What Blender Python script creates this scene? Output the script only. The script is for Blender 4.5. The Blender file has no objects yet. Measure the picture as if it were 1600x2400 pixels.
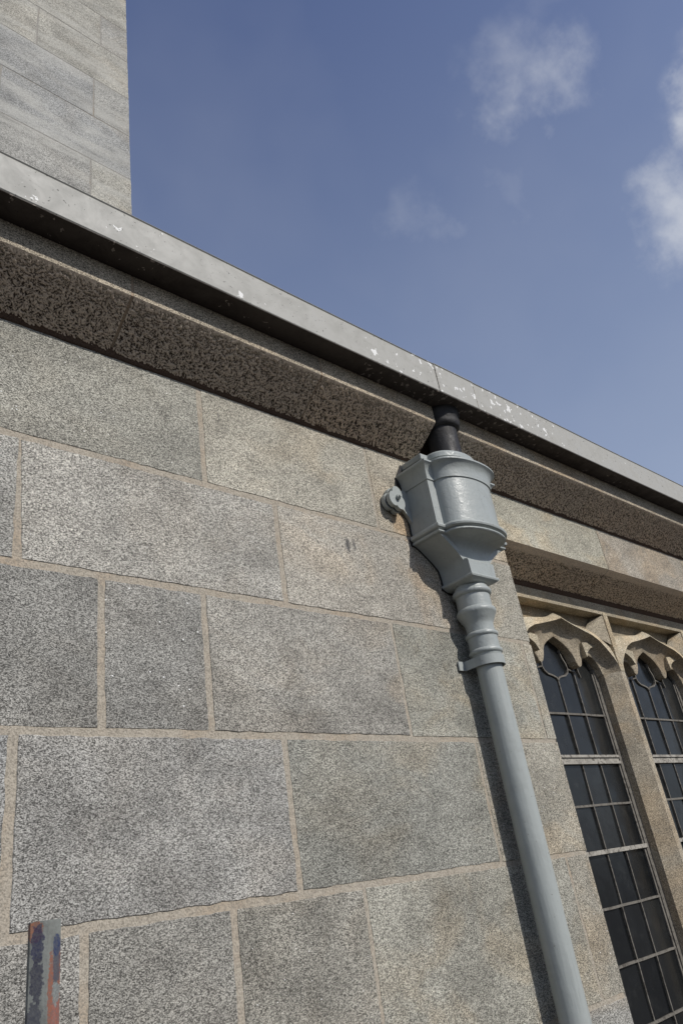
import bpy, bmesh, math, random
from mathutils import Vector, Matrix, noise
random.seed(7)
scn = bpy.context.scene
COL = scn.collection
S = 1.7            # metres per survey unit (camera to wall distance = 1 unit)
H0 = 1.6           # camera height above the paving
PI = math.pi
rad = math.radians
def W(x, y, z): return Vector((x*S, y*S, z*S + H0))

# ------------------------------------------------------------------ camera
cam = bpy.data.cameras.new('camera'); camo = bpy.data.objects.new('camera', cam); COL.objects.link(camo)
R0 = Vector((0.7460751733559212, -0.6496470837001662, -0.14604965710949636))
R1 = Vector((0.20393195921307564, 0.43173355377692735, -0.878645488553069))
R2 = Vector((0.6338640167365936, 0.6257513924738916, 0.45458948855372483))
m = Matrix((R0, -R1, -R2)).transposed().to_4x4(); m.translation = W(0, -1, 0)
camo.matrix_world = m
cam.sensor_fit = 'VERTICAL'; cam.sensor_height = 36; cam.lens = 1761.84/2400*36
cam.clip_start = .01; cam.clip_end = 3000
scn.camera = camo

# ------------------------------------------------------------------ sun, sky, exposure
SUNDIR = Vector((.20, -1, .79)).normalized()          # towards the sun
sl = bpy.data.lights.new('sun', 'SUN'); sl.energy = 4.3; sl.angle = rad(.53); sl.color = (1, .955, .89)
so = bpy.data.objects.new('sun', sl); COL.objects.link(so)
so.rotation_euler = (-SUNDIR).to_track_quat('-Z', 'Y').to_euler(); so.location = (3, -8, 12)
world = bpy.data.worlds.new('World'); scn.world = world; world.use_nodes = True
nt = world.node_tree; nt.nodes.clear()
N = nt.nodes.new; L = nt.links.new
out = N('ShaderNodeOutputWorld'); bg = N('ShaderNodeBackground'); L(bg.outputs[0], out.inputs[0])
sky = N('ShaderNodeTexSky'); sky.sky_type = 'NISHITA'; sky.sun_disc = False
sky.sun_elevation = math.asin(SUNDIR.z); sky.sun_rotation = math.atan2(SUNDIR.x, SUNDIR.y)
sky.air_density = 1.0; sky.dust_density = .8; sky.ozone_density = 2.2; sky.altitude = 20
bg.inputs['Strength'].default_value = .15
tc = N('ShaderNodeTexCoord')
def vmath(op, a, b=None):
    n = N('ShaderNodeVectorMath'); n.operation = op
    (L(a, n.inputs[0]) if hasattr(a, 'links') else setattr(n.inputs[0], 'default_value', a))
    if b is not None: (L(b, n.inputs[1]) if hasattr(b, 'links') else setattr(n.inputs[1], 'default_value', b))
    return n
def fm(op, a, b=None, c=None, clamp=False):
    n = N('ShaderNodeMath'); n.operation = op; n.use_clamp = clamp
    for i, v in enumerate((a, b, c)):
        if v is None: continue
        if hasattr(v, 'links'): L(v, n.inputs[i])
        else: n.inputs[i].default_value = v
    return n.outputs[0]
nz = N('ShaderNodeTexNoise'); nz.inputs['Scale'].default_value = 5.5; nz.inputs['Detail'].default_value = 7; nz.inputs['Roughness'].default_value = .55
nz.inputs['Distortion'].default_value = .35
L(tc.outputs['Generated'], nz.inputs['Vector'])
nz2 = N('ShaderNodeTexNoise'); nz2.inputs['Scale'].default_value = 2.6; nz2.inputs['Detail'].default_value = 4
L(tc.outputs['Generated'], nz2.inputs['Vector'])
# cumulus patches at their own places in the sky: (direction, angular radius, density)
clouds = [((.5825, .188, .7908), .054, .36), ((.612, .172, .773), .046, .33), ((.548, .232, .803), .028, .15),
          ((.728, .047, .692), .045, 1.0), ((.775, .098, .625), .066, 1.05), ((.80, .02, .60), .12, 1.0),
          ((.590, .361, .722), .036, .13), ((.632, .264, .7285), .030, .06), ((.56, .12, .82), .04, .14),
          ((.93, -.2, .30), .10, .8), ((-.8, .1, .4), .10, .7), ((-.5, .7, .5), .09, .5)]
nzv = N('ShaderNodeTexNoise'); nzv.inputs['Scale'].default_value = 9; nzv.inputs['Detail'].default_value = 6; nzv.inputs['Roughness'].default_value = .58
L(tc.outputs['Generated'], nzv.inputs['Vector'])
wv = vmath('SUBTRACT', nzv.outputs['Color'], (.5, .5, .5)); ws = N('ShaderNodeVectorMath'); ws.operation = 'SCALE'; L(wv.outputs[0], ws.inputs[0]); ws.inputs['Scale'].default_value = .20
warp = vmath('ADD', tc.outputs['Generated'], ws.outputs[0]).outputs[0]
acc = None
for d, rr, dens in clouds:
    d = Vector(d).normalized()
    dist = vmath('DISTANCE', warp, tuple(d)).outputs['Value']
    mr = N('ShaderNodeMapRange'); mr.interpolation_type = 'SMOOTHSTEP'
    L(dist, mr.inputs['Value']); mr.inputs['From Min'].default_value = rr*1.45; mr.inputs['From Max'].default_value = 0
    mr.inputs['To Min'].default_value = 0; mr.inputs['To Max'].default_value = dens
    acc = mr.outputs[0] if acc is None else fm('MAXIMUM', acc, mr.outputs[0])
edge = fm('ADD', fm('MULTIPLY', nz.outputs['Fac'], 2.6), -1.30)       # ragged noise about 0
body = fm('MULTIPLY', acc, 1.25)
cl = fm('MULTIPLY', fm('ADD', body, fm('MULTIPLY', edge, fm('MINIMUM', fm('MULTIPLY', acc, 2.5), .7))), 1.0, clamp=True)
veil = fm('MULTIPLY', fm('SUBTRACT', nz2.outputs['Fac'], .42, clamp=True), .30)
tot = fm('MAXIMUM', fm('MULTIPLY', cl, .62), veil)
mixc = N('ShaderNodeMix'); mixc.data_type = 'RGBA'
L(tot, mixc.inputs['Factor'])
hue = N('ShaderNodeHueSaturation'); hue.inputs['Hue'].default_value = .516; hue.inputs['Saturation'].default_value = 1.04; hue.inputs['Value'].default_value = 1.0
L(sky.outputs[0], hue.inputs['Color'])
sepd = N('ShaderNodeSeparateXYZ'); L(tc.outputs['Generated'], sepd.inputs[0])
hz = N('ShaderNodeMapRange'); L(sepd.outputs['Z'], hz.inputs['Value']); hz.inputs['From Min'].default_value = .95; hz.inputs['From Max'].default_value = .15; hz.inputs['To Min'].default_value = .0; hz.inputs['To Max'].default_value = .80
hzm = N('ShaderNodeMix'); hzm.data_type = 'RGBA'; L(hz.outputs[0], hzm.inputs['Factor']); L(hue.outputs[0], hzm.inputs['A']); hzm.inputs['B'].default_value = (3.25, 3.85, 4.85, 1)
L(hzm.outputs['Result'], mixc.inputs['A']); mixc.inputs['B'].default_value = (5.6, 5.8, 6.2, 1)
L(mixc.outputs['Result'], bg.inputs['Color'])
scn.view_settings.view_transform = 'Standard'; scn.view_settings.look = 'None'
scn.view_settings.gamma = 1; scn.view_settings.use_curve_mapping = False
scn.view_settings.exposure = -.35
scn.render.engine = 'CYCLES'
scn.cycles.max_bounces = 6; scn.cycles.diffuse_bounces = 4; scn.cycles.caustics_reflective = False

# ------------------------------------------------------------------ mesh helpers
def link(name, verts, faces, mat, parent=None, smooth=False, raw=False, kind=None, col=None, autosm=None):
    base = Vector(parent['base']) if parent is not None and 'base' in parent else (Vector(parent.get('wb', (0, 0, 0))) if parent is not None else Vector((0, 0, 0)))
    vs = [(Vector(v) if raw else W(*v)) - base for v in verts]
    me = bpy.data.meshes.new(name); me.from_pydata([tuple(v) for v in vs], [], faces); me.update()
    bm = bmesh.new(); bm.from_mesh(me); bmesh.ops.recalc_face_normals(bm, faces=bm.faces); bm.to_mesh(me); bm.free()
    if smooth:
        for p in me.polygons: p.use_smooth = True
        if autosm:
            me.set_sharp_from_angle(angle=rad(autosm))
    me.materials.append(mat)
    o = bpy.data.objects.new(name, me); COL.objects.link(o)
    if parent is not None:
        o.parent = parent; o['wb'] = tuple(base)
    if kind: o['kind'] = kind
    if col: o.color = (*col, 1)
    return o
def thing(name, label, cat, base, group=None):
    o = bpy.data.objects.new(name, None); COL.objects.link(o)
    b = W(*base); o.location = b; o['base'] = tuple(b); o['label'] = label; o['category'] = cat
    o.empty_display_size = .05
    if group: o['group'] = group
    return o
class MB:
    def __init__(s): s.v = []; s.f = []
    def add(s, vs, fs):
        n = len(s.v); s.v += [tuple(v) for v in vs]; s.f += [tuple(n+i for i in f) for f in fs]
    def box(s, x0, x1, y0, y1, z0, z1):
        s.add([(x, y, z) for x in (x0, x1) for y in (y0, y1) for z in (z0, z1)],
              [(0, 1, 3, 2), (4, 6, 7, 5), (0, 4, 5, 1), (2, 3, 7, 6), (0, 2, 6, 4), (1, 5, 7, 3)])
    def prism_x(s, prof, x0, x1):            # profile of (y,z), extruded along x
        n = len(prof)
        s.add([(x0, y, z) for y, z in prof] + [(x1, y, z) for y, z in prof],
              [(i, (i+1) % n, n+(i+1) % n, n+i) for i in range(n)] + [tuple(range(n)), tuple(range(n, 2*n))])
    def prism_z(s, prof, z0, z1):            # profile of (x,y), extruded along z
        n = len(prof)
        s.add([(x, y, z0) for x, y in prof] + [(x, y, z1) for x, y in prof],
              [(i, (i+1) % n, n+(i+1) % n, n+i) for i in range(n)] + [tuple(range(n)), tuple(range(n, 2*n))])
    def prism_y(s, prof, y0, y1):            # profile of (x,z), extruded along y
        n = len(prof)
        s.add([(x, y0, z) for x, z in prof] + [(x, y1, z) for x, z in prof],
              [(i, (i+1) % n, n+(i+1) % n, n+i) for i in range(n)] + [tuple(range(n)), tuple(range(n, 2*n))])
    def lathe(s, prof, cx, cy, n=40, closed=True, wob=0):
        vs = []; fs = []
        for k, (r, z) in enumerate(prof):
            for i in range(n):
                a = 2*PI*i/n
                rr = r + (noise.noise(Vector((math.cos(a)*3, math.sin(a)*3, z*90)))*wob if wob else 0)
                vs.append((cx+rr*math.cos(a), cy+rr*math.sin(a), z))
        for k in range(len(prof)-1):
            for i in range(n):
                j = (i+1) % n; fs.append((k*n+i, k*n+j, (k+1)*n+j, (k+1)*n+i))
        if closed: fs += [tuple(range(n)), tuple(range((len(prof)-1)*n, len(prof)*n))]
        s.add(vs, fs)
    def loft(s, rings, cap=True):            # rings with equal counts, closed loops
        n = len(rings[0]); vs = [p for r in rings for p in r]; fs = []
        for k in range(len(rings)-1):
            for i in range(n):
                j = (i+1) % n; fs.append((k*n+i, k*n+j, (k+1)*n+j, (k+1)*n+i))
        if cap: fs += [tuple(range(n)), tuple(range((len(rings)-1)*n, len(rings)*n))]
        s.add(vs, fs)
    def strip(s, pts, y0, y1, w):            # flat bar following (x,z) points, w wide, between depths y0,y1
        L_ = []; R_ = []
        for i, p in enumerate(pts):
            a = Vector(pts[max(0, i-1)]); b = Vector(pts[min(len(pts)-1, i+1)])
            t = (b-a).normalized(); nrm = Vector((-t.y, t.x))*w/2
            L_.append(Vector(p)+nrm); R_.append(Vector(p)-nrm)
        n = len(pts)
        vs = [(q.x, y, q.y) for y in (y0, y1) for q in L_+R_]
        fs = []
        for i in range(n-1):
            fs += [(i, i+1, n+i+1, n+i), (2*n+i, 2*n+n+i, 2*n+n+i+1, 2*n+i+1),
                   (i, 2*n+i, 2*n+i+1, i+1), (n+i, n+i+1, 3*n+i+1, 3*n+i)]
        fs += [(0, n, 3*n, 2*n), (n-1, 3*n-1, 4*n-1, 2*n-1)]
        s.add(vs, fs)
    def build(s, name, mat, parent=None, **k): return link(name, s.v, s.f, mat, parent, **k)

# ------------------------------------------------------------------ materials
def newmat(name):
    mt = bpy.data.materials.new(name); mt.use_nodes = True
    t = mt.node_tree; b = t.nodes['Principled BSDF']; return mt, t, b
class G:                                       # tiny node helper
    def __init__(s, t): s.t = t
    def n(s, ty, **k):
        o = s.t.nodes.new('ShaderNode'+ty)
        for a, v in k.items():
            if hasattr(o, a): setattr(o, a, v)
        return o
    def setin(s, o, i, v):
        if hasattr(v, 'links'): s.t.links.new(v, o.inputs[i])
        else: o.inputs[i].default_value = v
    def m(s, op, a, b=None, c=None, clamp=False):
        o = s.n('Math', operation=op); o.use_clamp = clamp
        for i, v in enumerate((a, b, c)):
            if v is not None: s.setin(o, i, v)
        return o.outputs[0]
    def noise(s, vec, scale, detail=2, rough=.5, dist=0, out='Fac'):
        o = s.n('TexNoise'); s.setin(o, 'Vector', vec)
        o.inputs['Scale'].default_value = scale; o.inputs['Detail'].default_value = detail
        o.inputs['Roughness'].default_value = rough; o.inputs['Distortion'].default_value = dist
        return o.outputs[out]
    def ramp(s, fac, stops, interp='LINEAR'):
        o = s.n('ValToRGB'); s.setin(o, 0, fac); cr = o.color_ramp; cr.interpolation = interp
        while len(cr.elements) < len(stops): cr.elements.new(.5)
        for e, (p, c) in zip(cr.elements, stops):
            e.position = p; e.color = (*c, 1) if isinstance(c, tuple) else (c, c, c, 1)
        return o.outputs[0]
    def mix(s, fac, a, b, blend='MIX'):
        o = s.n('Mix', data_type='RGBA', blend_type=blend)
        s.setin(o, 'Factor', fac)
        for nm, v in (('A', a), ('B', b)):
            if hasattr(v, 'links'): s.t.links.new(v, o.inputs[nm])
            else: o.inputs[nm].default_value = (*v, 1) if isinstance(v, tuple) else (v, v, v, 1)
        return o.outputs['Result']
    def maprange(s, v, a, b, c=0., d=1., smooth=True):
        o = s.n('MapRange'); o.interpolation_type = 'SMOOTHSTEP' if smooth else 'LINEAR'
        s.setin(o, 'Value', v); o.inputs['From Min'].default_value = a; o.inputs['From Max'].default_value = b
        o.inputs['To Min'].default_value = c; o.inputs['To Max'].default_value = d
        return o.outputs['Result']
    def blob(s, pos, centre, radii, nv=None):   # soft ellipsoid mask in world metres
        a = s.n('VectorMath', operation='SUBTRACT'); s.setin(a, 0, pos); a.inputs[1].default_value = centre
        b = s.n('VectorMath', operation='DIVIDE'); s.setin(b, 0, a.outputs[0]); b.inputs[1].default_value = radii
        c = s.n('VectorMath', operation='LENGTH'); s.setin(c, 0, b.outputs[0])
        v = c.outputs['Value']
        if nv is not None: v = s.m('ADD', v, nv)
        return s.maprange(v, 1.0, .35)
def granite(name, rough=False, tower=False, tint=(1, 1, 1), contrast=1.0, marks=False, patina=None):
    mt, t, b = newmat(name); g = G(t)
    geo = g.n('NewGeometry'); pos = geo.outputs['Position']; oi = g.n('ObjectInfo')
    # per-stone shift of the pattern
    sh = g.n('VectorMath', operation='SCALE'); g.setin(sh, 0, (7.3, 3.1, 11.7)); g.setin(sh, 'Scale', oi.outputs['Random'])
    st_ = g.n('VectorMath', operation='MULTIPLY'); g.setin(st_, 0, pos); st_.inputs[1].default_value = (.84, 1, 1.22)
    ad = g.n('VectorMath', operation='ADD'); g.setin(ad, 0, st_.outputs[0]); g.setin(ad, 1, sh.outputs[0]); p = ad.outputs[0]
    k = 2.15 if not tower else 1.4
    n1 = g.noise(p, 215*k, 3, .62)                      # crystals
    n2 = g.noise(p, 120*k, 2, .5, 1.2)
    vor = g.n('TexVoronoi'); g.setin(vor, 'Vector', p); vor.inputs['Scale'].default_value = 190*k
    vr = g.n('SeparateColor'); g.setin(vr, 0, vor.outputs['Color'])
    f = g.m('ADD', g.m('MULTIPLY', n1, .50), g.m('ADD', g.m('MULTIPLY', n2, .22), g.m('MULTIPLY', vr.outputs[0], .28)))
    c = contrast
    grain = g.ramp(f, [(.31, (.040, .038, .035)), (.42, (.138, .134, .124)), (.50, (.276, .270, .250)), (.575, (.415, .406, .376)), (.71, (.66, .645, .60))])
    grain = g.mix(1-min(c, 1)*.999 if c < 1 else 0.0, grain, (.35, .345, .335))
    # stains: large soft tone changes, some warm (iron, sand), some cold
    big = g.noise(p, 2.6, 4, .6, .6); mid = g.noise(p, 9, 4, .6, .4)
    tone = g.maprange(g.m('ADD', g.m('MULTIPLY', big, .6), g.m('MULTIPLY', mid, .4)), .36, .64, .70, 1.22, False)
    col = g.mix(1.0, grain, tone, 'MULTIPLY')
    col = g.mix(1.0, col, oi.outputs['Color'], 'MULTIPLY')
    sx = g.n('SeparateXYZ'); g.setin(sx, 0, pos)
    warm = g.m('MULTIPLY', g.maprange(g.noise(p, 3.3, 3, .6, .8), .44, .66, 0, .55), g.maprange(sx.outputs[0], 1.0, 2.3, .18, 1))
    col = g.mix(warm, col, g.mix(1.0, col, (1.14, .98, .80), 'MULTIPLY'))
    if marks:
        nn = g.m('MULTIPLY', g.m('SUBTRACT', g.noise(pos, 22, 3, .6), .5), 1.6)
        rust = g.blob(pos, tuple(W(1.195, 0, .742)), (.075, .2, .10), nn)
        rust2 = g.blob(pos, tuple(W(1.22, 0, .60)), (.055, .2, .30), nn)
        col = g.mix(g.m('MULTIPLY', rust, .40), col, g.mix(1.0, col, (1.15, .80, .48), 'MULTIPLY'))
        col = g.mix(g.m('MULTIPLY', rust2, .28), col, g.mix(1.0, col, (1.12, .90, .70), 'MULTIPLY'))
        n3 = g.m('MULTIPLY', g.m('SUBTRACT', g.noise(pos, 120, 2, .6), .5), 1.6)
        for (x, z, rx, rz, d) in ((1.015, .6485, .014, .042, .95), (1.034, .653, .010, .032, .75), (.8965, .744, .006, .009, .85), (.9329, .6397, .008, .006, .7), (.548+.17, .87, .004, .03, .6)):
            mk = g.blob(pos, tuple(W(x, 0, z)), (rx, .2, rz), n3)
            col = g.mix(g.m('MULTIPLY', mk, d), col, (.09, .088, .085))
    if patina:
        col = g.mix(patina[3], col, g.mix(1.0, col, patina[:3], 'MULTIPLY'))
    if tower:      # pale lime wash streaks sloping down over the courses
        mp = g.n('Mapping'); g.setin(mp, 'Vector', pos); mp.inputs['Rotation'].default_value = (0, rad(18), 0); mp.inputs['Scale'].default_value = (.55, 1, 3.2)
        st = g.maprange(g.noise(mp.outputs[0], 2.1, 4, .6, .5), .42, .66, 0, .55)
        col = g.mix(st, col, (.50, .49, .455))
    col = g.mix(1.0, col, tint, 'MULTIPLY')
    # mica glints
    v2 = g.n('TexVoronoi'); g.setin(v2, 'Vector', p); v2.inputs['Scale'].default_value = 60
    s2 = g.n('SeparateColor'); g.setin(s2, 0, v2.outputs['Color'])
    gl = g.m('MULTIPLY', g.m('GREATER_THAN', s2.outputs[1], .965), g.m('LESS_THAN', v2.outputs['Distance'], .13))
    col = g.mix(gl, col, (.85, .85, .83))
    if rough:   # pitted, punch-dressed face: shade and dark minerals painted into the pits (height attribute baked from the mesh)
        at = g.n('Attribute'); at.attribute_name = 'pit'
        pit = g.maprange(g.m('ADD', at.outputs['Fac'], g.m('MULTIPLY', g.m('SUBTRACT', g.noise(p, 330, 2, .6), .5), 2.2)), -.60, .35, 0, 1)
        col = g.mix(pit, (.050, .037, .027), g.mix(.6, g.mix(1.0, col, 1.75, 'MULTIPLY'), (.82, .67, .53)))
    g.setin(b, 'Base Color', col); b.inputs['Roughness'].default_value = .82
    b.inputs['Specular IOR Level'].default_value = .3
    hgt = g.m('ADD', g.m('MULTIPLY', f, .6), g.m('MULTIPLY', g.noise(p, 520, 2, .6), .4))
    bp = g.n('Bump'); bp.inputs['Strength'].default_value = .75; bp.inputs['Distance'].default_value = .0022
    g.setin(bp, 'Height', hgt); g.setin(b, 'Normal', bp.outputs[0])
    return mt
GRAN = granite('granite', marks=True)
GRAN_T = granite('granite_tower', tower=True, contrast=.75, tint=(.95, .955, .94))
GRAN_W = granite('granite_window', contrast=.85, patina=(1.08, 1.0, .86, .6))
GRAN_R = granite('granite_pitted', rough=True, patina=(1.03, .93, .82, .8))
def mortar(name, c=(.40, .335, .265), dark=(.25, .16, .11)):
    mt, t, b = newmat(name); g = G(t); geo = g.n('NewGeometry'); pos = geo.outputs['Position']
    n1 = g.noise(pos, 5, 4, .65, .5); n2 = g.noise(pos, 260, 3, .6); n3 = g.noise(pos, 38, 4, .7, 1.5)
    col = g.mix(g.maprange(n1, .45, .72), c, tuple(x*y for x, y in zip(c, (.97, .88, .80))))
    col = g.mix(g.maprange(n2, .30, .62), tuple(x*.55 for x in c), col)
    col = g.mix(g.m('MULTIPLY', g.maprange(n3, .62, .74), .5), col, dark)
    g.setin(b, 'Base Color', col); b.inputs['Roughness'].default_value = .95; b.inputs['Specular IOR Level'].default_value = .1
    bp = g.n('Bump'); bp.inputs['Strength'].default_value = .9; bp.inputs['Distance'].default_value = .004
    g.setin(bp, 'Height', g.m('ADD', g.m('MULTIPLY', n2, .5), n3)); g.setin(b, 'Normal', bp.outputs[0])
    return mt
MORT = mortar('lime_mortar', (.445, .400, .330), (.24, .17, .12))
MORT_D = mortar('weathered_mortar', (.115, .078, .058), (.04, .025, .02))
MORT_C = mortar('cornice_mortar', (.40, .32, .24), (.16, .11, .08))
MORT_T = mortar('tower_mortar', (.36, .345, .315), (.2, .15, .11))
def paint(name, c, rough=.32, bump=.4, spec=.5, flakes=None, dirt=.25, bscale=1.0, scuff=None, runs=0):
    mt, t, b = newmat(name); g = G(t); geo = g.n('NewGeometry'); pos = geo.outputs['Position']
    n1 = g.noise(pos, 12, 5, .65, .6); n2 = g.noise(pos, 160*bscale, 3, .6); n3 = g.noise(pos, 42*bscale, 3, .55, .8)
    col = g.mix(g.m('MULTIPLY', g.maprange(n1, .42, .72), dirt), c, tuple(x*.6 for x in c))
    if flakes:
        near = g.blob(pos, tuple(W(1.38, -.14, 1.10)), (.85, 2, 1)); fm_ = g.maprange(g.m('MULTIPLY_ADD', near, .034, g.noise(pos, flakes[1], 3, .5, .2)), flakes[2], flakes[2]+.02)
        where = g.m('MAXIMUM', near, g.maprange(g.noise(pos, 3.2, 2, .5), .47, .58))
        sp = g.m('MULTIPLY', fm_, g.m('MULTIPLY_ADD', where, .8, .2))
        col = g.mix(g.m('GREATER_THAN', sp, .55), col, flakes[0])
        sp2 = g.maprange(g.noise(pos, 95, 2, .5, .3), .70, .71)
        col = g.mix(g.m('MULTIPLY', sp2, .75), col, tuple(x*.25 for x in c))
    if scuff: col = g.mix(g.maprange(g.noise(pos, 48, 4, .7, .8), .50, .62, 0, .8), col, scuff)
    if runs:
        mp = g.n('Mapping'); g.setin(mp, 'Vector', pos); mp.inputs['Scale'].default_value = (1, 1, .09)
        rn = g.noise(mp.outputs[0], 90, 3, .6)
        col = g.mix(g.m('MULTIPLY', g.maprange(rn, .52, .72), .30), col, tuple(x*.62 for x in c))
        chip = g.maprange(g.noise(pos, 130, 2, .5, .3), .735, .75)
        col = g.mix(g.m('MULTIPLY', chip, .7), col, (.10, .07, .05))
    g.setin(b, 'Base Color', col)
    g.setin(b, 'Roughness', g.maprange(n1, .3, .7, rough*.8, rough*1.35))
    b.inputs['Specular IOR Level'].default_value = spec
    bp = g.n('Bump'); bp.inputs['Strength'].default_value = bump; bp.inputs['Distance'].default_value = .0035
    g.setin(bp, 'Height', g.m('ADD', g.m('MULTIPLY', n2, .18), g.m('ADD', g.m('MULTIPLY', n3, .8), g.m('MULTIPLY', rn, runs*1.0) if runs else 0.0))); g.setin(b, 'Normal', bp.outputs[0])
    return mt
PIPE = paint('grey_gloss_paint', (.350, .376, .364), .38, .60, .45, dirt=.30, runs=.3)
PIPE2 = paint('grey_satin_paint', (.350, .376, .364), .50, .32, .4, dirt=.22, runs=.9, bscale=.8)
SOF = paint('shaded_soffit_paint', (.050, .040, .034), .6, .3, .25, flakes=((.22, .19, .17), 55, .655), dirt=.6)  # dark base paints the underside's shade; dirt and flakes over it
GUT = paint('gutter_paint', (.385, .380, .352), .62, .14, .3, flakes=((.74, .74, .72), 34, .665), dirt=.20)
LEAD = paint('black_lead', (.022, .021, .022), .55, .9, .4, dirt=.3)
STEEL = None
def postmat():
    mt, t, b = newmat('daubed_steel'); g = G(t); geo = g.n('NewGeometry'); pos = geo.outputs['Position']
    base = (.19, .20, .185); n1 = g.noise(pos, 30, 4, .6)
    col = g.mix(g.maprange(n1, .4, .7), base, (.12, .125, .115))
    nn = g.m('MULTIPLY', g.m('SUBTRACT', g.noise(pos, 150, 3, .6), .5), 1.3)
    def pb(x, z, rx, rz, c, col):
        mk = g.blob(pos, tuple(W(x, -.255, z)), (rx*S, .2, rz*S), nn)
        return g.mix(g.m('MULTIPLY', g.maprange(mk, .15, .5), .88), col, g.mix(g.maprange(g.noise(pos, 260, 3, .7), .40, .62), tuple(.5*x+.05 for x in c), c))
    org = (.26, .080, .038); blu = (.020, .034, .095); ind = (.055, .053, .075)
    for a in ((.2945, .0165, .0045, .009, (.30, .12, .06)), (.3085, -.036, .0028, .034, org), (.3165, -.034, .0022, .036, org), (.314, -.052, .004, .016, (.28, .10, .07)),
              (.2965, .004, .0034, .017, (.016, .018, .06)), (.2965, -.022, .0036, .018, (.03, .03, .05)), (.2952, -.052, .0045, .012, (.05, .052, .07)), (.3135, -.012, .0030, .020, ind), (.3140, .0035, .0034, .0085, blu),
              (.3135, -.034, .0034, .009, (.22, .24, .23))):
        col = pb(a[0], a[1], a[2]*1.6, a[3]*1.35, a[4], col)
    g.setin(b, 'Base Color', col); b.inputs['Roughness'].default_value = .55; b.inputs['Metallic'].default_value = 0
    bp = g.n('Bump'); bp.inputs['Strength'].default_value = .5; bp.inputs['Distance'].default_value = .002
    g.setin(bp, 'Height', g.noise(pos, 90, 3, .6)); g.setin(b, 'Normal', bp.outputs[0])
    return mt
STEEL = postmat()
def glassmat():
    mt, t, b = newmat('dark_window_glass'); g = G(t); oi = g.n('ObjectInfo'); geo = g.n('NewGeometry'); pos = geo.outputs['Position']
    c = g.mix(oi.outputs['Random'], (.006, .007, .008), (.020, .021, .021))
    c = g.mix(g.m('MULTIPLY', g.maprange(g.noise(pos, 14, 5, .7), .5, .8), .35), c, (.05, .052, .05))
    g.setin(b, 'Base Color', c); b.inputs['Roughness'].default_value = .10; b.inputs['Specular IOR Level'].default_value = .32
    g.setin(b, 'Roughness', g.maprange(g.noise(pos, 9, 4, .6), .3, .7, .10, .30))
    bp = g.n('Bump'); bp.inputs['Strength'].default_value = .25; bp.inputs['Distance'].default_value = .004
    g.setin(bp, 'Height', g.noise(pos, 12, 2, .5)); g.setin(b, 'Normal', bp.outputs[0])
    return mt
GLASS = glassmat()
CAME = paint('weathered_came', (.175, .163, .142), .7, .7, .25, dirt=.7, scuff=(.06, .053, .045))
CAMEW = paint('flaking_white_frame', (.36, .34, .30), .75, .9, .2, dirt=1.0, bscale=1.2, scuff=(.07, .062, .052))
def plain(name, c, sc, r=.9):
    mt, t, b = newmat(name); g = G(t); geo = g.n('NewGeometry'); pos = geo.outputs['Position']
    n1 = g.noise(pos, sc, 6, .65); col = g.mix(g.maprange(n1, .3, .7), tuple(x*.7 for x in c), tuple(x*1.2 for x in c))
    g.setin(b, 'Base Color', col); b.inputs['Roughness'].default_value = r
    bp = g.n('Bump'); bp.inputs['Strength'].default_value = .5; g.setin(bp, 'Height', n1); bp.inputs['Distance'].default_value = .02; g.setin(b, 'Normal', bp.outputs[0])
    return mt
PAVE = plain('paving', (.085, .080, .074), 3); SLATE = plain('slate', (.08, .085, .095), 12, .6)

# ------------------------------------------------------------------ ground
GZ = -H0/S
gp = link('ground', [(-900, -900, GZ), (900, -900, GZ), (900, 900, GZ), (-900, 900, GZ)], [(0, 1, 2, 3)], PAVE, kind='structure')

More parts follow.
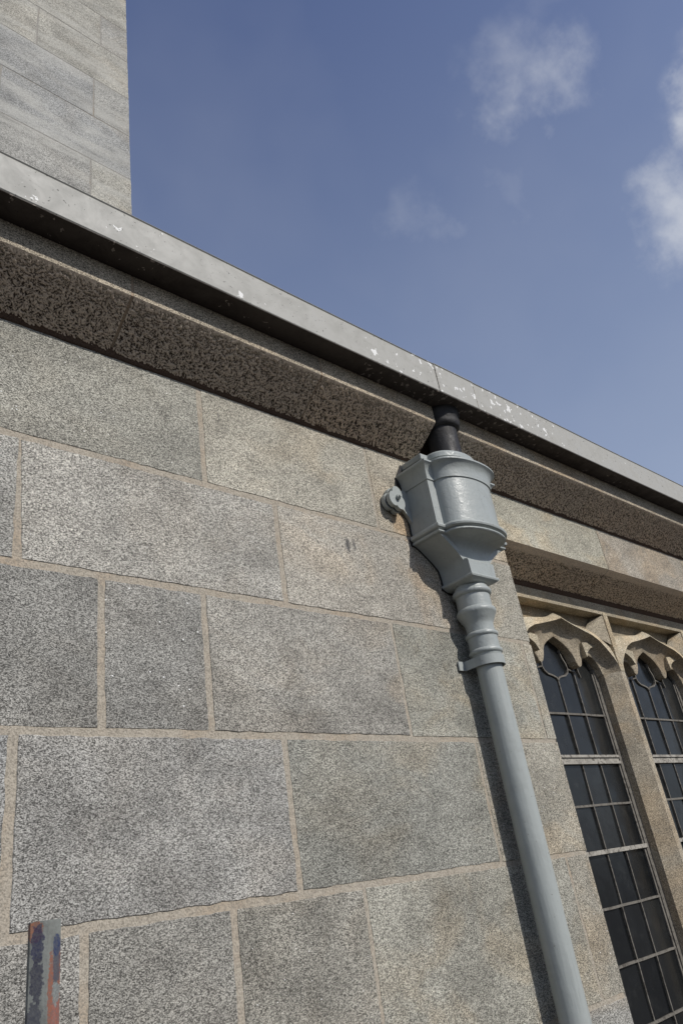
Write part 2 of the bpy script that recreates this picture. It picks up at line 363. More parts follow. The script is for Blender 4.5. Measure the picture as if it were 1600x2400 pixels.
# ------------------------------------------------------------------ the ashlar wall
wall = thing('ashlar_wall', 'pale grey granite ashlar wall with sandy mortar joints under the gutter', 'wall', (1.0, .05, GZ))
def jit(a, b_, c_): return noise.noise(Vector((a*40, b_*40, c_)))
def stone(x0, x1, z0, z1, parent, mat, y=0., depth=.09, hl=.0042, hr=.0042, hb=.0042, ht=.0042, tone=(1, 1, 1), splay=0., step=.011, amp=.0011, sink=.0024, inset=.0016, skew=0.):
    x0 += hl; x1 -= hr; z0 += hb; z1 -= ht
    y += random.uniform(-.0004, .0004)
    def side(ax, ay, bx, by):
        n = max(2, int(math.hypot(bx-ax, by-ay)/step)); return [(ax+(bx-ax)*i/n, ay+(by-ay)*i/n) for i in range(n)]
    pts = side(x0, z0, x1, z0)+side(x1, z0, x1, z1)+side(x1, z1, x0, z1)+side(x0, z1, x0, z0)
    seed = random.random()*90; cx, cz = (x0+x1)/2, (z0+z1)/2
    outer = []; front = []
    for (px, pz) in pts:
        jx = (noise.noise(Vector((px*45, pz*45, seed)))+.6*noise.noise(Vector((px*130, pz*130, seed))))*amp
        jz = (noise.noise(Vector((px*45, pz*45, seed+9)))+.6*noise.noise(Vector((px*130, pz*130, seed+9))))*amp
        if splay and px > x1-1e-4: jx = 0
        sx = skew*(pz-z0)/(z1-z0) if px < cx else 0
        qx, qz = px+jx+sx, pz+jz
        outer.append((qx, y+sink if not (splay and px > x1-1e-4) else y+.0004, qz))
        ix = inset*(1 if px < cx else -1)*min(1, abs(px-cx)/(abs(x1-x0)/2)*4); iz = inset*(1 if pz < cz else -1)*min(1, abs(pz-cz)/(abs(z1-z0)/2)*4)
        ex = abs(px-x0) < 1e-4 or abs(px-x1) < 1e-4; ez = abs(pz-z0) < 1e-4 or abs(pz-z1) < 1e-4
        if splay and px > x1-1e-4: ix *= .2
        front.append((qx+(ix if ex else 0), y, qz+(iz if ez else 0)))
    n = len(pts); back = [(p_[0]+(splay if p_[0] > x1-.004 else 0), y+depth, p_[2]) for p_ in outer]
    vs = front+outer+back; fs = [tuple(range(n))]
    for i in range(n):
        j = (i+1) % n; fs += [(i, j, n+j, n+i), (n+i, n+j, 2*n+j, 2*n+i)]
    fs.append(tuple(range(2*n, 3*n)))
    return link('stone', vs, fs, mat, parent, col=tone)
XJ = 1.592        # window jamb arris
g_cool = (.84, .84, .825); g_mid = (1, 1, .985); g_lt = (1.16, 1.14, 1.10); g_gr = (.94, .935, .875); g_wm = (1.12, 1.07, .97)
wm2 = (1.20, 1.16, 1.05); dk = (.76, .76, .75)
courses = [  # z0, z1, joints (x), tones
    (.7060, .9300, [-.9, -.30, .6760, 1.1210, XJ-.085+.085], [g_mid, g_gr, wm2, (1.22, 1.14, 1.0)]),
    (.4915, .7060, [-.9, -.20, .3480, .8325, 1.3300, XJ], [g_mid, g_mid, g_lt, (1.20, 1.15, 1.07), wm2]),
    (.2540, .4915, [-.9, .02, .4755, .6555, 1.1025, 1.5540, XJ], [g_cool, dk, (.87, .87, .86), (.98, .96, .92), (1.04, 1.04, .96), (1.16, 1.12, 1.0)]),
    (.0165, .2540, [-.9, -.12, .3565, .7930, 1.2900, XJ], [g_cool, (.9, .92, .95), (1.0, 1.0, 1.0), (.95, .96, .91), (1.14, 1.10, .99)]),
    (-.2500, .0165, [-.9, .10, .4530, .6710, .9225, 1.5080, XJ], [g_mid, (.95, .94, .92), (.84, .83, .80), (.92, .90, .84), (1.02, 1.01, .93), (1.12, 1.07, .96)]),
    (-.4900, -.2500, [-.9, -.1, .34, .80, 1.21, XJ], [g_mid]*5),
    (-.7200, -.4900, [-.9, .1, .5, .9, 1.40, XJ], [g_mid]*5),
    (GZ, -.7200, [-.9, -.2, .36, .7, 1.1, XJ], [g_mid]*5)]
for (z0, z1, xs, tones) in courses:
    for i in range(len(xs)-1):
        a, b_ = xs[i], xs[i+1]
        hj = lambda x: .0062 if x < .42 else (.0048 if x < .9 else .0030)
        last = abs(b_-XJ) < 1e-6 and z1 < .75
        stone(a, b_, z0, z1, wall, GRAN, hl=hj(a), hr=0 if last else hj(b_), hb=.0050 if a < .8 else .0034, ht=.0050 if a < .8 else .0034,
              tone=tones[i], splay=.135 if last else 0, depth=.11 if last else .09, amp=.0017 if a < 1 else .0013,
              skew=-.010 if (abs(a-.348) < 1e-3) else 0)
# wall beyond the window (out of frame, so the wall goes on)
XE = 3.40
for k, (z0, z1) in enumerate([(.706, .93), (.4915, .706), (.254, .4915), (.0165, .254), (-.25, .0165), (-.49, -.25), (-.72, -.49), (GZ, -.72)]):
    cuts = [XE if k else 3.2, 3.75+.2*(k % 2), 4.3, 4.8+.1*(k % 2)]
    for a, b_ in zip(cuts, cuts[1:]): stone(a, b_, z0, z1, wall, GRAN, tone=random.choice([g_mid, g_lt, g_wm]), step=.03)
# mortar bed behind / between the stones: a fine uneven sheet
def sheet(x0, x1, z0, z1, y, step, amp, name, mat, parent, kind=None):
    nx = int((x1-x0)/step)+1; nz_ = int((z1-z0)/step)+1
    vs = [(x0+(x1-x0)*i/nx, y+amp*noise.noise(Vector((i*.35, j*.35, y*50))), z0+(z1-z0)*j/nz_) for j in range(nz_+1) for i in range(nx+1)]
    fs = [(j*(nx+1)+i, j*(nx+1)+i+1, (j+1)*(nx+1)+i+1, (j+1)*(nx+1)+i) for j in range(nz_) for i in range(nx)]
    return link(name, vs, fs, mat, parent, smooth=True, kind=kind)
sheet(.2, XJ-.003, -.36, .932, .0011, .0085, .0008, 'mortar', MORT, wall)
sheet(-.9, .2, -.36, .932, .0011, .05, .0005, 'mortar', MORT, wall)
sheet(-.9, XJ-.003, GZ, -.36, .0011, .05, .0005, 'mortar', MORT, wall)
sheet(XE+.003, 4.9, GZ, .71, .0014, .06, .0005, 'mortar', MORT, wall)
# wall core
core = MB(); core.box(-.9, XJ-.01, .093, .55, GZ, 1.03); core.box(XJ-.01, 3.45, .30, .55, .735, 1.03); core.box(3.5, 4.9, .093, .55, GZ, 1.03)
core.build('wall_core', MORT_D, wall)
# lintel stones: face, bottom arris, sloping soffit
ZL = .7835; YT = .11; ZS = .731
def pitted(prof_a, prof_b, x0, x1, name, mat, parent, tone, du=.0019, amp=.0022, margin=.0):
    """rough punched face spanning from edge a(y,z) to edge b(y,z) along x, pits displaced along its normal"""
    ya, za = prof_a; yb, zb = prof_b
    ln = math.hypot(yb-ya, zb-za); nu = max(2, int(ln/du)); nx = max(2, int((x1-x0)/du))
    nrm = Vector((0, -(za-zb)/ln, -(yb-ya)/ln)) if za > zb else Vector((0, 0, -1))
    vs = []; hs = []
    sd = random.random()*50
    for j in range(nu+1):
        t = j/nu; fade = min(1, t*14, (1-t)*14)
        if margin: fade *= min(1, max(.12, (t-margin)*10))
        for i in range(nx+1):
            x = x0+(x1-x0)*i/nx
            px, pu = x*S*1000, t*ln*S*1000      # in millimetres
            h = noise.noise(Vector((px/3.7, pu/3.7, sd)))*1.0 + noise.noise(Vector((px/9.5, pu/9.5, sd+5)))*.45
            h = max(-.95, min(.8, h*1.6))
            e = min(1, i/3, (nx-i)/3)
            d = h*amp*fade*e
            vs.append((x, ya+(yb-ya)*t+nrm.y*d, za+(zb-za)*t+nrm.z*d)); hs.append(h*fade+(1-fade)*.5)
    fs = [(j*(nx+1)+i, j*(nx+1)+i+1, (j+1)*(nx+1)+i+1, (j+1)*(nx+1)+i) for j in range(nu) for i in range(nx)]
    o = link(name, vs, fs, mat, parent, smooth=True, col=tone)
    at = o.data.attributes.new('pit', 'FLOAT', 'POINT'); at.data.foreach_set('value', hs)
    return o
lx = [XJ-.085, 2.137, 2.72, 3.40]
for i in range(3):
    a, b_ = (XJ if i == 0 else lx[i]), lx[i+1]
    tn = [(1.22, 1.19, 1.05), (1.08, 1.0, .90), wm2][i]
    # front face block (above the arris)
    o = MB(); g1 = .0012
    o.prism_x([(0, ZL), (0, .93), (.3, .93), (.3, ZS+.004), (YT, ZS+.004)], a+g1, b_-g1)
    st = o.build('lintel_stone', GRAN, wall, col=tn)
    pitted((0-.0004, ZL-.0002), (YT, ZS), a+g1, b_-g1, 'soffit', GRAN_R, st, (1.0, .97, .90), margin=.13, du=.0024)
# cover over the jamb stone top right (stone between pipe and window under the lintel course)
# cornice: fascia + chamfered pitted underside
CY, CZ, CB = -.093, .9946, .930
cj = [(-.9, -.1), (-.1, .490), (.490, .930), (.930, 1.2934), (1.372, 2.02), (2.02, 2.66), (2.66, 3.4), (3.4, 4.1), (4.1, 4.9)]
ct = [g_mid, (.80, .78, .76), (.74, .76, .78), (.98, .90, .82), (.90, .90, .90), (.95, .90, .84), g_mid, g_mid, g_mid]
for (a, b_), tn in zip(cj, ct):
    o = MB(); g1 = .0028 if a < .9 else .0014
    o.prism_x([(CY, CZ), (CY, 1.0425), (.08, 1.0425), (.08, CB+.003), (0, CB+.003)], a+g1, b_-g1)
    st = o.build('cornice_stone', GRAN, wall, col=(1.16, 1.03, .86))
    vis = b_ > .1 and a < 3
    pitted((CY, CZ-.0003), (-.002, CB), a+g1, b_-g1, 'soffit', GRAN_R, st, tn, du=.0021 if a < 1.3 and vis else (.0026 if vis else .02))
o = MB(); o.box(1.2934, 1.372, -.012, .08, CB+.004, 1.0425); o.build('cornice_rebate', MORT_D, wall)
o = MB()                       # mortar in the cornice joints
for (a, b_) in cj[:-1]:
    if abs(b_-1.2934) < 1e-6: continue
    o.prism_x([(CY+.0006, CZ+.0004), (CY+.0006, 1.042), (.0, 1.042), (.0, CB+.0008)], b_-.003, b_+.003)
o.build('mortar', MORT_C, wall)
# brown bedding fillet under the cornice
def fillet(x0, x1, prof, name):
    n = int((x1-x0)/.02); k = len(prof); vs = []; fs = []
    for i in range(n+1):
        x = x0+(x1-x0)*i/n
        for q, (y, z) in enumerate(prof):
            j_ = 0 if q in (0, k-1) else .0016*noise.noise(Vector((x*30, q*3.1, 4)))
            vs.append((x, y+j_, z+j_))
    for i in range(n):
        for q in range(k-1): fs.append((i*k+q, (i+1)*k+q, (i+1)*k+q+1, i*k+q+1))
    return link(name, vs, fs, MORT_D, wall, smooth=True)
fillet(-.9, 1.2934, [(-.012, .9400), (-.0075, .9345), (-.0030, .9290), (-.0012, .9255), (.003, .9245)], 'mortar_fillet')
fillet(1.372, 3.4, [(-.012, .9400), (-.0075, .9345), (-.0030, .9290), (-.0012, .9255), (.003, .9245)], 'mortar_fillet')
# lintel-course stone strip left of the window up to the cornice is part of the course above

# ------------------------------------------------------------------ tower behind
TY = .70; tower = thing('church_tower', 'tall plain grey granite tower face rising behind the left end of the gutter', 'tower', (0, TY, GZ))
k1 = 1+TY; TX = .5434*k1
zs = [1.043, 1.30*k1*1.0]
zz = [q*k1 for q in (.75, .89, 1.03, 1.165, 1.30, 1.4325, 1.5755, 1.709, 1.849, 1.972, 2.11, 2.25, 2.39)]
tj = [[.2, .47], [.25, .45], [.22, .46], [.1, .453], [.0, .453], [.265], [.12, .4585], [.05, .33], [.18, .475], [.30], [.2, .46], [.3, .47]]
for i in range(len(zz)-1):
    xs = [-.62]+[q*k1 for q in tj[i]]+[TX]
    if i in (0, 1): continue
    for a, b_ in zip(xs, xs[1:]):
        stone(a, b_, zz[i], zz[i+1], tower, GRAN_T, y=TY, depth=.1, hl=.0022, hr=.0022 if b_ < TX else 0, hb=.0016, ht=.0016,
              tone=random.choice([(1.0, 1.0, 1.0), (1.08, 1.07, 1.04), (.94, .96, 1.0), (1.12, 1.1, 1.04)]), step=.02, amp=.0014, sink=.0014, inset=.0012)
o = MB(); o.box(-.62, TX-.001, TY+.0009, TY+.101, GZ, zz[-1]); o.build('mortar', MORT_T, tower)
o = MB(); o.box(-.62, TX-.002, TY+.101, TY+1.3, GZ, zz[-1]); o.build('tower_core', GRAN_T, tower, col=(1, 1, 1))
# ------------------------------------------------------------------ roof slope behind the gutter
o = MB(); o.prism_x([(.0, 1.05), (.62, 1.36), (.62, 1.34), (.0, 1.03)], -.9, 4.9)
rf = o.build('slate_roof', SLATE, None); rf['label'] = 'low dark slate roof slope hidden behind the grey gutter'; rf['category'] = 'roof'

# ------------------------------------------------------------------ gutter
GY, GZ0, GZ1 = -.146, 1.0455, 1.1290
gut = thing('box_gutter', 'long grey painted box gutter with white flaked spots along the eaves', 'gutter', (1.34, GY/2, GZ0))
def gutter_piece(a, b_, off=0., name='gutter_length'):
    n = max(2, int((b_-a)/.06)); prof = [(.06, GZ0-off*.5), (CY, GZ0-off*.5), (GY-off+.0015, GZ0-off), (GY-off, GZ0-off+.0015), (GY-off, GZ1-.004), (GY-off-.0022, GZ1-.002), (GY-off-.001, GZ1+off*.4), (GY+.004, GZ1+off*.4), (GY+.004, GZ0+.006), (.06, GZ0+.006)]
    k = len(prof); vs = []; fs = []
    for i in range(n+1):
        x = a+(b_-a)*i/n
        for (y, z) in prof:
            vs.append((x, y+.0008*noise.noise(Vector((x*2.3, z*9, 1))), z+.0012*noise.noise(Vector((x*1.7, 0, 6)))))
    for i in range(n):
        for q in range(k): fs.append((i*k+q, (i+1)*k+q, (i+1)*k+(q+1) % k, i*k+(q+1) % k))
    fs += [tuple(range(k)), tuple(range(n*k, n*k+k))]
    o = link(name, vs, fs, GUT, gut)
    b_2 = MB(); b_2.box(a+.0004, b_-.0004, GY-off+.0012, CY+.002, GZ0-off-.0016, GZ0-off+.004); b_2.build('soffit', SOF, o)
    return o
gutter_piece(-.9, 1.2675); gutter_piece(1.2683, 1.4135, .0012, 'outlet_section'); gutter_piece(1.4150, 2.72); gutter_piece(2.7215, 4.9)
for xx in (1.2665, 1.4140):
    o = MB(); o.box(xx-.0010, xx+.0010, GY-.0018, GY+.01, GZ0-.0016, GZ1+.001); o.build('sealant_bead', CAMEW, gut)
# lead outlet with its crumpled sleeve
PX, PY = 1.340, -.043
op = MB(); op.lathe([(.0375, .905), (.0385, .96), (.0395, 1.046)], PX, -.068, 32, wob=.0006)
op.build('outlet_pipe', LEAD, gut, smooth=True, autosm=50)
sv = MB(); prof = []
for k in range(15):
    t = k/14; prof.append((.0445+.0085*t+.0005*math.sin(t*11)-(.002 if k == 0 else 0), .994+.0525*t))
sv.lathe(prof, PX+.001, -.071, 44, wob=.0026); sv.build('outlet_sleeve', LEAD, gut, smooth=True, autosm=60)

# ------------------------------------------------------------------ hopper head
hop = thing('hopper_head', 'ornate grey painted cast iron hopper head with bulging front under the gutter', 'hopper head', (PX, -.05, .585))
HW = .1155
def section(o_, z, hw=None, yf=None, bulge=.053, strip=.0225, n=22):
    hw = (HW+o_) if hw is None else hw; yf = (-.080-o_) if yf is None else yf
    r = hw-strip
    ps = [(PX-hw, .0), (PX-hw, yf), (PX-r, yf)]
    bb = bulge
    for i in range(n+1):
        a = PI-PI*i/n
        ps.append((PX+(r-.0015)*math.cos(a), yf-bb*math.sin(a)**.85 if 0 < i < n else yf-.0005))
    ps += [(PX+r, yf), (PX+hw, yf), (PX+hw, .0)]
    return [(x, min(y, -.0035), z) for x, y in ps]
def hpart(name, rings, sm=28):
    o = MB(); o.loft(rings); return o.build(name, PIPE, hop, smooth=True, autosm=sm)
hpart('hopper_box', [section(0, .704), section(0, .824)])
# top moulding
prof = [(0, .8215), (.0026, .8225), (.0032, .8340), (.0044, .8430), (.0075, .8520), (.0118, .8580), (.0150, .8605), (.0160, .8615), (.0160, .8655), (.0140, .8672), (.0110, .8680), (-.010, .8850), (-.0165, .8870), (-.0165, .8890), (-.0130, .8905), (-.0125, .9010), (-.0140, .9050), (-.0180, .9070), (-.0260, .9075)]
hpart('top_moulding', [section(a, z) for a, z in prof], 21)
# lower bead moulding
prof = [(0, .7085), (.0050, .7078), (.0085, .7050), (.0098, .7010), (.0088, .6970), (.0055, .6945), (.0022, .6938), (.0022, .6920), (.0050, .6905), (.0050, .6875), (.0030, .6855), (-.003, .6840)]
hpart('bead_moulding', [section(a, z) for a, z in prof])
# funnel morphing from the bowed box to a square neck
fun = [(.6845, .1125, -.079, .050, .022), (.6830, .1100, -.0785, .040, .021), (.6800, .1045, -.0780, .026, .020), (.676, .0975, -.0775, .015, .020), (.667, .0855, -.0770, .006, .018), (.657, .0720, -.0765, .003, .015), (.648, .0610, -.0765, .0015, .013),
       (.640, .0530, -.0765, .001, .011), (.633, .0475, -.0765, .0005, .010), (.622, .0450, -.0765, 0.0, .008), (.610, .0435, -.0765, 0, .008), (.596, .0430, -.0765, 0, .008)]
def fsec(z, hw, yf, bl, st): return section(0, z, hw, yf, bl, st)
funo = MB(); funo.loft([fsec(*q) for q in fun]); funo.build('funnel', PIPE, hop, smooth=True, autosm=72)
pf = MB(); pf.loft([[(PX-w_, -.060, z), (PX-w_, yy, z), (PX+w_, yy, z), (PX+w_, -.060, z)] for z, w_, yy in ((.5965, .0440, -.0885), (.6290, .0455, -.0885), (.6325, .0458, -.0865), (.6350, .0458, -.078))]); pf.build('neck_panel', PIPE, hop, smooth=True, autosm=25)
def sqring(z, e): return [(PX-.0430-e, -.0035, z), (PX-.0430-e, -.0868-e, z), (PX+.0430+e, -.0868-e, z), (PX+.0430+e, -.0035, z)]
sp = MB(); sp.loft([sqring(.598, .001), sqring(.597, .0045), sqring(.5935, .0062), sqring(.590, .0050), sqring(.5865, -.001), sqring(.583, -.008)]); sp.build('neck_moulding', PIPE, hop, smooth=True, autosm=35)
# shadow back plate outline and lobed fixing ears
for s_ in (-1, 1):
    ear = []
    ex, ez = PX+s_*(HW+.0570), .7845
    for i in range(48):
        a = 2*PI*i/48
        r = .0185+.0095*abs(math.cos(1.5*(a+.25)))**.8
        ear.append((ex+s_*r*math.cos(a)*.92, ez+r*math.sin(a)*1.12))
    ear = ear if s_ > 0 else ear[::-1]
    o = MB(); o.prism_y(ear, -.0300, -.0190); o.build('fixing_ear', PIPE, hop)
    o = MB(); big_ = [(ex+(x-ex)*1.07, ez+(z-ez)*1.07) for x, z in ear]; o.prism_y(big_, -.0150, -.0040); o.build('ear_backing', PIPE, hop)
    o = MB(); sm_ = [(ex+(x-ex)*.93, ez+(z-ez)*.93) for x, z in ear]; o.prism_y(sm_, -.0195, -.001); o.build('packing', LEAD, hop)
    o = MB(); w0 = PX+s_*(HW-.001); w1 = PX+s_*(HW+.038)
    o.prism_y([(w0, .826), (w1, .818), (w1, .779), (PX+s_*(HW+.020), .768), (PX+s_*(HW+.007), .752), (w0, .738)][::(1 if s_ > 0 else -1)], -.0120, -.0035); o.build('ear_web', PIPE, hop)
    o = MB(); n = 6; hexp = [(ex+.0062*math.cos(a*PI/3), ez+.0062*math.sin(a*PI/3)) for a in range(6)]
    o.prism_y(hexp, -.0370, -.0295); o.prism_y([(ex+.0032*math.cos(a*PI/4), ez+.0032*math.sin(a*PI/4)) for a in range(8)], -.0420, -.0365)
    o.build('bolt', PIPE2, hop)
# thin black plate painting the gap shadow behind the hopper (dark edge line against the stone)
bp_ = [(PX-HW-.016, .862), (PX-HW-.016, .846), (PX-HW-.003, .835), (PX-HW-.003, .706), (PX-HW-.0115, .700), (PX-HW-.009, .684)] + [(PX-hw-.003, z) for z, hw, *_ in fun[1:]] + [(PX-.051, .588), (PX-.030, .580)]
bpr = [(2*PX-x, z) for x, z in bp_][::-1]
o = MB(); o.prism_y([(PX-HW+.01, .905)]+bp_+bpr+[(PX+HW-.01, .905)], -.0036, -.0008); o.build('shadow_back_plate', LEAD, hop)

# ------------------------------------------------------------------ downpipe
dp = thing('downpipe', 'round grey painted cast iron downpipe with ringed socket below the hopper', 'downpipe', (PX, PY, GZ))
o = MB()
def arcring(z0, z1, r, base):     # a rounded ring between z0 > z1
    return [(base+(r-base)*math.sin(PI*k/8)**.6, z0+(z1-z0)*k/8) for k in range(9)]
prof = [(.034, .592), (.036, .584), (.0385, .5795), (.0395, .5755)] + arcring(.575, .560, .0448, .0400)[1:] + [(.0386, .559), (.0386, .531)] + \
       [(.0405, .529), (.0425, .5275), (.0443, .524), (.0445, .520), (.0435, .517), (.0425, .5155), (.0390, .5085), (.0350, .5010), (.0318, .4945), (.0310, .490), (.0308, .474)]
o.lathe(prof, PX, PY, 56, wob=.0004); o.build('socket', PIPE, dp, smooth=True, autosm=30)
o = MB(); prof = [(.0300, .476), (.0330, .4745)]+arcring(.474, .4630, .0368, .0335)[1:]+[(.0332, .461), (.0332, .4365)]+arcring(.4360, .4245, .0370, .0335)[1:]+[(.0325, .422), (.0322, .4100)]
o.lathe(prof, PX, PY, 56, wob=.0004); o.build('collar', PIPE, dp, smooth=True, autosm=30)
# flat strap with straight cheeks back to the wall
rs = .0362; ps = [(PX-rs, -.006)]+[(PX-rs*math.cos(PI*k/24), PY-rs*math.sin(PI*k/24)) for k in range(25)]+[(PX+rs, -.006)]
inn = [(PX+(x-PX)*.93, y if y > -.01 else PY+(y-PY)*.93) for x, y in ps][::-1]
o = MB(); o.prism_z(ps+inn, .3985, .4185); o.build('strap', PIPE2, dp, smooth=True, autosm=35)
for s_ in (-1, 1):
    o = MB(); x0 = PX+s_*rs; x1 = PX+s_*(rs+.019); o.box(min(x0, x1), max(x0, x1), -.0065, -.003, .3985, .4185); o.build('strap_ear', PIPE2, dp)
o = MB(); o.lathe([(.0281, .425)]+[(.0281, .42-.05*k) for k in range(1, 25)]+[(.0281, GZ+.12)], PX, PY, 56, wob=.00022)
o.build('pipe', PIPE2, dp, smooth=True, autosm=50)
o = MB(); o.lathe([(.034, -.42), (.0365, -.425), (.0365, -.52), (.034, -.525), (.0335, -.56), (.0285, -.565)], PX, PY, 40); o.build('socket', PIPE, dp, smooth=True, autosm=40)
o = MB(); sh_ = [(PX, PY, GZ+.13), (PX, PY, GZ+.07), (PX, PY-.03, GZ+.03), (PX, PY-.08, GZ+.01)]
o.lathe([(.033, GZ+.02), (.033, GZ+.14)], PX, PY, 32); o.build('shoe', PIPE, dp, smooth=True, autosm=50)

# ------------------------------------------------------------------ mullioned window
win = thing('mullioned_window', 'stone mullioned window with cusped ogee lights and dark leaded panes', 'window', (2.5, .15, -.55))
C1, SP = 1.965, .543; YF = .110; YP = .150; YG = .180; AX = SP/2; ZR = .6862; SILL = -.55
def lerp(tab, d):
    for (a, va), (b_, vb) in zip(tab, tab[1:]):
        if a <= d <= b_: return va+(vb-va)*(d-a)/(b_-a)
    return tab[-1][1]
I_ = [(0, .643), (.05, .629), (.10, .617), (.15, .606), (.185, .591), (.215, .567), (.24, .543), (.257, .520), (.2595, .50)]
J_ = [(0, .601), (.02, .592), (.045, .580), (.062, .568), (.074, .552), (.082, .532), (.090, .519), (.100, .514), (.110, .518), (.117, .531), (.126, .545), (.142, .553), (.168, .556), (.190, .549), (.203, .536), (.2125, .516), (.218, .495)]
O_ = [(0, .667), (.03, .654), (.06, .647), (.12, .640), (.17, .634), (.21, .628), (.26, .622)]
XIN = .222
def head(c):
    ds = sorted(set([round(x, 4) for x in [k*.004 for k in range(56)]+[q for q, _ in J_]]))
    ds = [d for d in ds if d <= .218]
    full = [-d for d in reversed(ds[1:])]+[-1e-6, 1e-6]+ds[1:]
    cols = []
    for d in full:
        a = abs(d); i = lerp(I_, min(.2595, a*(1+.19*(a/.218)**2))); j = lerp(J_, a); dz = i-j
        cols.append([(YF, i), (YF+.45*(YP-YF), i-.10*dz), (YF+.80*(YP-YF), i-.34*dz), (YP-.001, i-.70*dz), (YP, j+.004), (YP+.002, j), (YG+.012, j)])
    k = len(cols[0]); vs = []; fs = []
    for d, cc in zip(full, cols):
        for q, (y, z) in enumerate(cc): vs.append((c+d*(1+.19*(1-min(q, 4)/4.0)*(abs(d)/.218)**2), y, z))
    for i in range(len(full)-1):
        if full[i] == -1e-6: continue
        for q in range(k-1): fs.append((i*k+q, (i+1)*k+q, (i+1)*k+q+1, i*k+q+1))
    link('arch_hood', vs, fs, GRAN_W, win, smooth=True, autosm=38, col=(1.08, .99, .86))
    # front fillet round the ogee: inner edge at the face, outer edge dying back into the sunk spandrel
    vs = []; fs = []; dd = [k_*.26/40 for k_ in range(-40, 41)]
    for d in dd:
        a = abs(d); i = lerp(I_, a); oz = max(lerp(O_, a), i+.016)
        vs += [(c+d*1.005, YF-.0005, i), (c+d*1.005, YF+.0035, i+(oz-i)*.35), (c+d, YF+.022, oz), (c+d, YF+.044, oz+.001)]
    for i in range(len(dd)-1):
        for q in range(3): fs.append((i*4+q, (i+1)*4+q, (i+1)*4+q+1, i*4+q+1))
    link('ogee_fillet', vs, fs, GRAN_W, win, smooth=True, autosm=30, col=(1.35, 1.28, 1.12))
    # sunk spandrel ground
    o = MB(); vs = [(c-.27, YF+.042, .60), (c+.27, YF+.042, .60), (c+.27, YF+.042, ZR+.004), (c-.27, YF+.042, ZR+.004)]
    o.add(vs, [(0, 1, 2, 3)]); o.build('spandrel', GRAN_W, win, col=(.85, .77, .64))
    # small raised cusp eyes
    for s_ in (-1, 1):
        o = MB()
        pts = [(c+s_*.117, .586), (c+s_*.150, .5895), (c+s_*.188, .580), (c+s_*.158, .572), (c+s_*.138, .560), (c+s_*.124, .541), (c+s_*.119, .560)]
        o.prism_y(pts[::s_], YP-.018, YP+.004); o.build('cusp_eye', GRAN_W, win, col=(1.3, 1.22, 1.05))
def mullion(xa, left=True, right=True):
    f = .012; q = .0495
    zt = ZR+.006
    # shaft: fillet, chamfers, reveals
    o = MB(); o.prism_z([(xa-f, YF), (xa+f, YF), (xa+q, YP), (xa+q, YG+.012), (xa-q, YG+.012), (xa-q, YP)], SILL, .500)
    o.build('mullion', GRAN_W, win, col=(1.12, 1.06, .96))
    # head: rib running up to the rim with sloping flanks meeting the hoods
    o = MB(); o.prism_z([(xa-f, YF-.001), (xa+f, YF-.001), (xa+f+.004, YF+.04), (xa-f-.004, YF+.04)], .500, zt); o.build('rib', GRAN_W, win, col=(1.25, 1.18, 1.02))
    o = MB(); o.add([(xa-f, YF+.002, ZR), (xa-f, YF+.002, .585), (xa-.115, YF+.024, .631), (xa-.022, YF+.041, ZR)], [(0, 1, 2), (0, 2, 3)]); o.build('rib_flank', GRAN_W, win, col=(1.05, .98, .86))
    # infill between chamfers behind rib
    o = MB(); o.prism_z([(xa-.02, YF+.03), (xa+.02, YF+.03), (xa+.052, YG+.012), (xa-.052, YG+.012)], .48, ZR); o.build('mullion_core', GRAN_W, win, col=(1, 1, 1))
rim = MB(); rim.prism_x([(YF, ZR), (YF-.001, ZS+.003), (.30, ZS+.003), (.30, .60), (YF+.043, .60), (YF+.043, ZR)], XJ+.02, C1+2*SP+AX+.05)
fillet2 = MB(); fillet2.prism_x([(YF-.010, .737), (YF-.0045, .7255), (YF+.004, .716), (YF+.01, .735)], XJ+.02, C1+2*SP+AX+.05); fillet2.build('shade_mortar_strip', MORT_D, win)  # dark strip: lintel shadow painted in along with the bed mortar
rim.build('window_head', GRAN_W, win, col=(1.1, 1.02, .88))
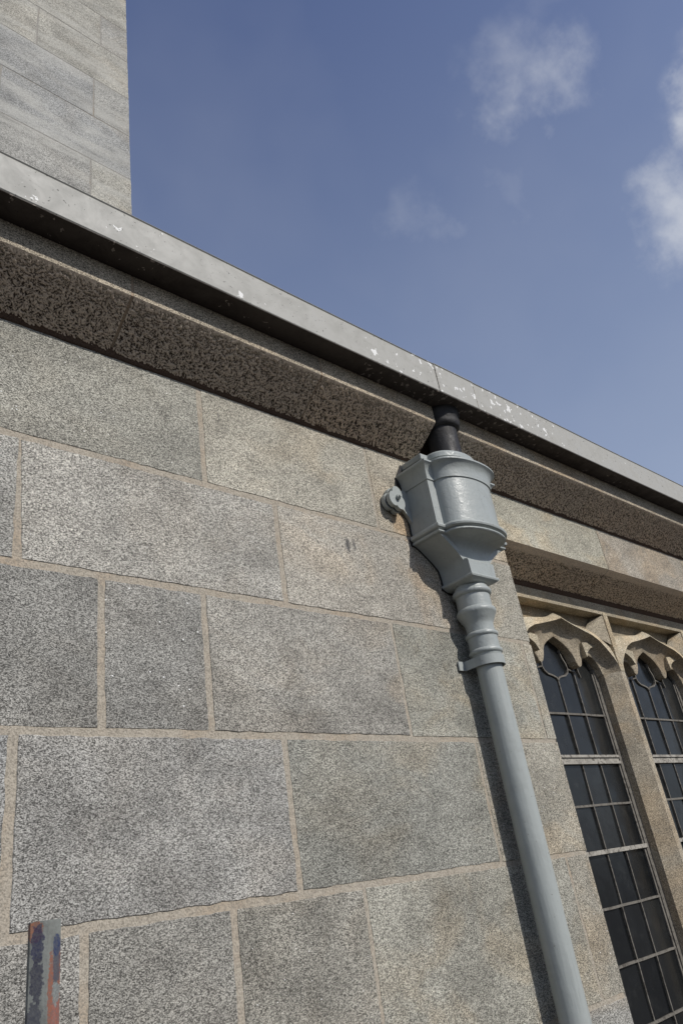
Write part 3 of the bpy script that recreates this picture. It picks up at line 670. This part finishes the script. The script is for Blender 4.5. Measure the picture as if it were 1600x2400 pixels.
def light(c, idx):
    lf = MB(); xl, xr = c-XIN, c+XIN; pw = .0965
    rows = [.376, .248, .1275, .0125, -.115, -.239, -.368, -.49]
    yb = YG-.004
    # side frames
    lf.box(xl-.005, xl+.010, yb-.004, YG+.01, SILL, .50); lf.box(xr-.010-.008, xr+.005, yb-.004, YG+.01, SILL, .52)
    lf.box(xr-.026, xr-.0185, yb-.0005, YG+.01, SILL, .505)
    fr = lf.build('leaded_light', CAME, win)
    # transom: two flaking timbers
    t_ = MB(); t_.box(xl+.01, xr-.02, yb-.006, YG+.008, .2535, .2605); t_.box(xl+.01, xr-.02, yb-.002, YG+.008, .2440, .2530); t_.box(xl+.01, xr-.02, yb-.007, YG+.008, .2355, .2435)
    t_.build('transom_bar', CAMEW, fr)
    t_ = MB(); t_.box(xl+.01, xr-.010, yb-.006, YG+.008, rows[3]-.0052, rows[3]+.0052); t_.build('drip_bar', CAMEW, fr)
    def gbar(zc, w=.0028):
        b_ = MB(); jj = random.random()*50; tl_ = random.uniform(-.0012, .0012); b_.strip([(xl+.01+(xr-.028-xl)*q/12, zc+tl_*(q/6-1)+.0011*noise.noise(Vector((q*.5, jj, 0)))) for q in range(13)], yb-.0015, YG+.004, w*2); b_.build('glazing_bar', CAME, fr)
    for zc in (rows[0], rows[2], rows[4], rows[5], rows[6], rows[7]): gbar(zc)
    cols_x = [c-pw, c, c+pw]
    for cx in cols_x:
        b_ = MB(); zt_ = .478 if cx == c else .505
        jj = random.random()*50
        wv_ = lambda z: cx+.0013*noise.noise(Vector((z*14, jj, 0)))
        b_.strip([(wv_(z), z) for z in [SILL+(.2355-SILL)*q/40 for q in range(41)]], yb-.0008, YG+.003, .0038); b_.strip([(wv_(z), z) for z in [.2605+(zt_-.2605)*q/14 for q in range(15)]], yb-.0008, YG+.003, .0038)
        b_.build('lead_came', CAME, fr)
    # curved leads of the head: a Y under the centre lobe
    b_ = MB()
    for s_ in (-1, 1):
        b_.strip([(c, .474), (c+s_*.006, .482), (c+s_*.022, .487), (c+s_*.045, .491), (c+s_*.060, .500), (c+s_*.066, .512), (c+s_*.063, .528), (c+s_*.052, .545), (c+s_*.045, .57)], yb-.002, YG+.003, .0048)
        b_.strip([(c+s_*.066, .512), (c+s_*.085, .508), (c+s_*.105, .504)], yb-.0018, YG+.003, .004)
        b_.strip([(c+s_*.128, .49), (c+s_*.122, .51), (c+s_*.124, .528), (c+s_*.14, .548), (c+s_*.17, .555), (c+s_*.19, .545), (c+s_*.205, .52)], yb-.0016, YG+.003, .0035)
    b_.build('lead_tracery', CAME, fr)
    ztop = .62
    xs = [xl+.006, c-pw, c, c+pw, xr-.012]; zsr = [ztop]+rows+[SILL]
    for i in range(4):
        for j in range(len(zsr)-1):
            a, b2 = xs[i]+.0012, xs[i+1]-.0012; z1, z0 = zsr[j]-.0015, zsr[j+1]+.0015
            t1, t2 = random.uniform(-.0016, .0016), random.uniform(-.0016, .0016)
            p_ = MB(); p_.add([(a, YG+t1, z0), (b2, YG-t1, z0), (b2, YG-t1+t2, z1), (a, YG+t1+t2, z1), (a, YG+.004, z0), (b2, YG+.004, z0), (b2, YG+.004, z1), (a, YG+.004, z1)],
                  [(0, 1, 2, 3), (4, 7, 6, 5), (0, 4, 5, 1), (1, 5, 6, 2), (2, 6, 7, 3), (3, 7, 4, 0)])
            p_.build('pane', GLASS, fr)
for i in range(3):
    head(C1+SP*i); light(C1+SP*i, i)
for i in range(2): mullion(C1+AX+SP*i)
# half mullions against the jambs
XL = C1-AX; XR = C1+2*SP+AX
o = MB(); o.prism_z([(XJ+.14, YF+.001), (XL+.012, YF), (XL+.0495, YP), (XL+.0495, YG+.012), (XJ+.12, YG+.012)], SILL, .70); o.build('jamb', GRAN_W, win, col=(1.1, 1.05, .95))
o = MB(); o.prism_z([(XR-.012, YF), (XR+.05, YF), (XR+.05, YG+.012), (XR-.0495, YG+.012), (XR-.0495, YP)], SILL, .70); o.build('jamb', GRAN_W, win, col=(1.1, 1.05, .95))
o = MB(); o.prism_z([(XE, .0), (XE+.08, .02), (XE+.08, .2), (XR+.03, .2), (XR+.03, YF+.0)], SILL-.1, ZL-.03); o.build('jamb', GRAN, win, col=(1.1, 1.08, 1))
o = MB(); o.prism_x([(-.02, SILL-.10), (-.02, SILL-.05), (YF, SILL), (.3, SILL+.003), (.3, SILL-.10)], XJ+.01, XE-.0); o.build('sill', GRAN_W, win, col=(1.1, 1.1, 1.05))
o = MB(); o.box(XJ+.01, XE+.01, .02, .3, GZ, SILL-.10); o.build('apron', GRAN, wall, col=(1.05, 1.05, 1))
o = MB(); o.box(XJ+.14, XR+.06, YG+.03, YG+.034, SILL, .62); o.build('dark_interior', LEAD, win)

# ------------------------------------------------------------------ steel post in the foreground
post = thing('steel_post', 'grey steel post daubed with orange and blue paint standing before the wall', 'post', (.304, -.25, GZ))
o = MB(); prof = [(.2906, -.2440), (.2912, -.2475), (.3005, -.2545), (.3035, -.2560), (.3055, -.2545), (.3176, -.2500), (.3180, -.2470), (.3180, -.2440), (.3165, -.2440), (.3160, -.2465), (.3040, -.2520), (.2925, -.2440)]
o.prism_z(prof, GZ, .0232); o.build('post_section', STEEL, post)
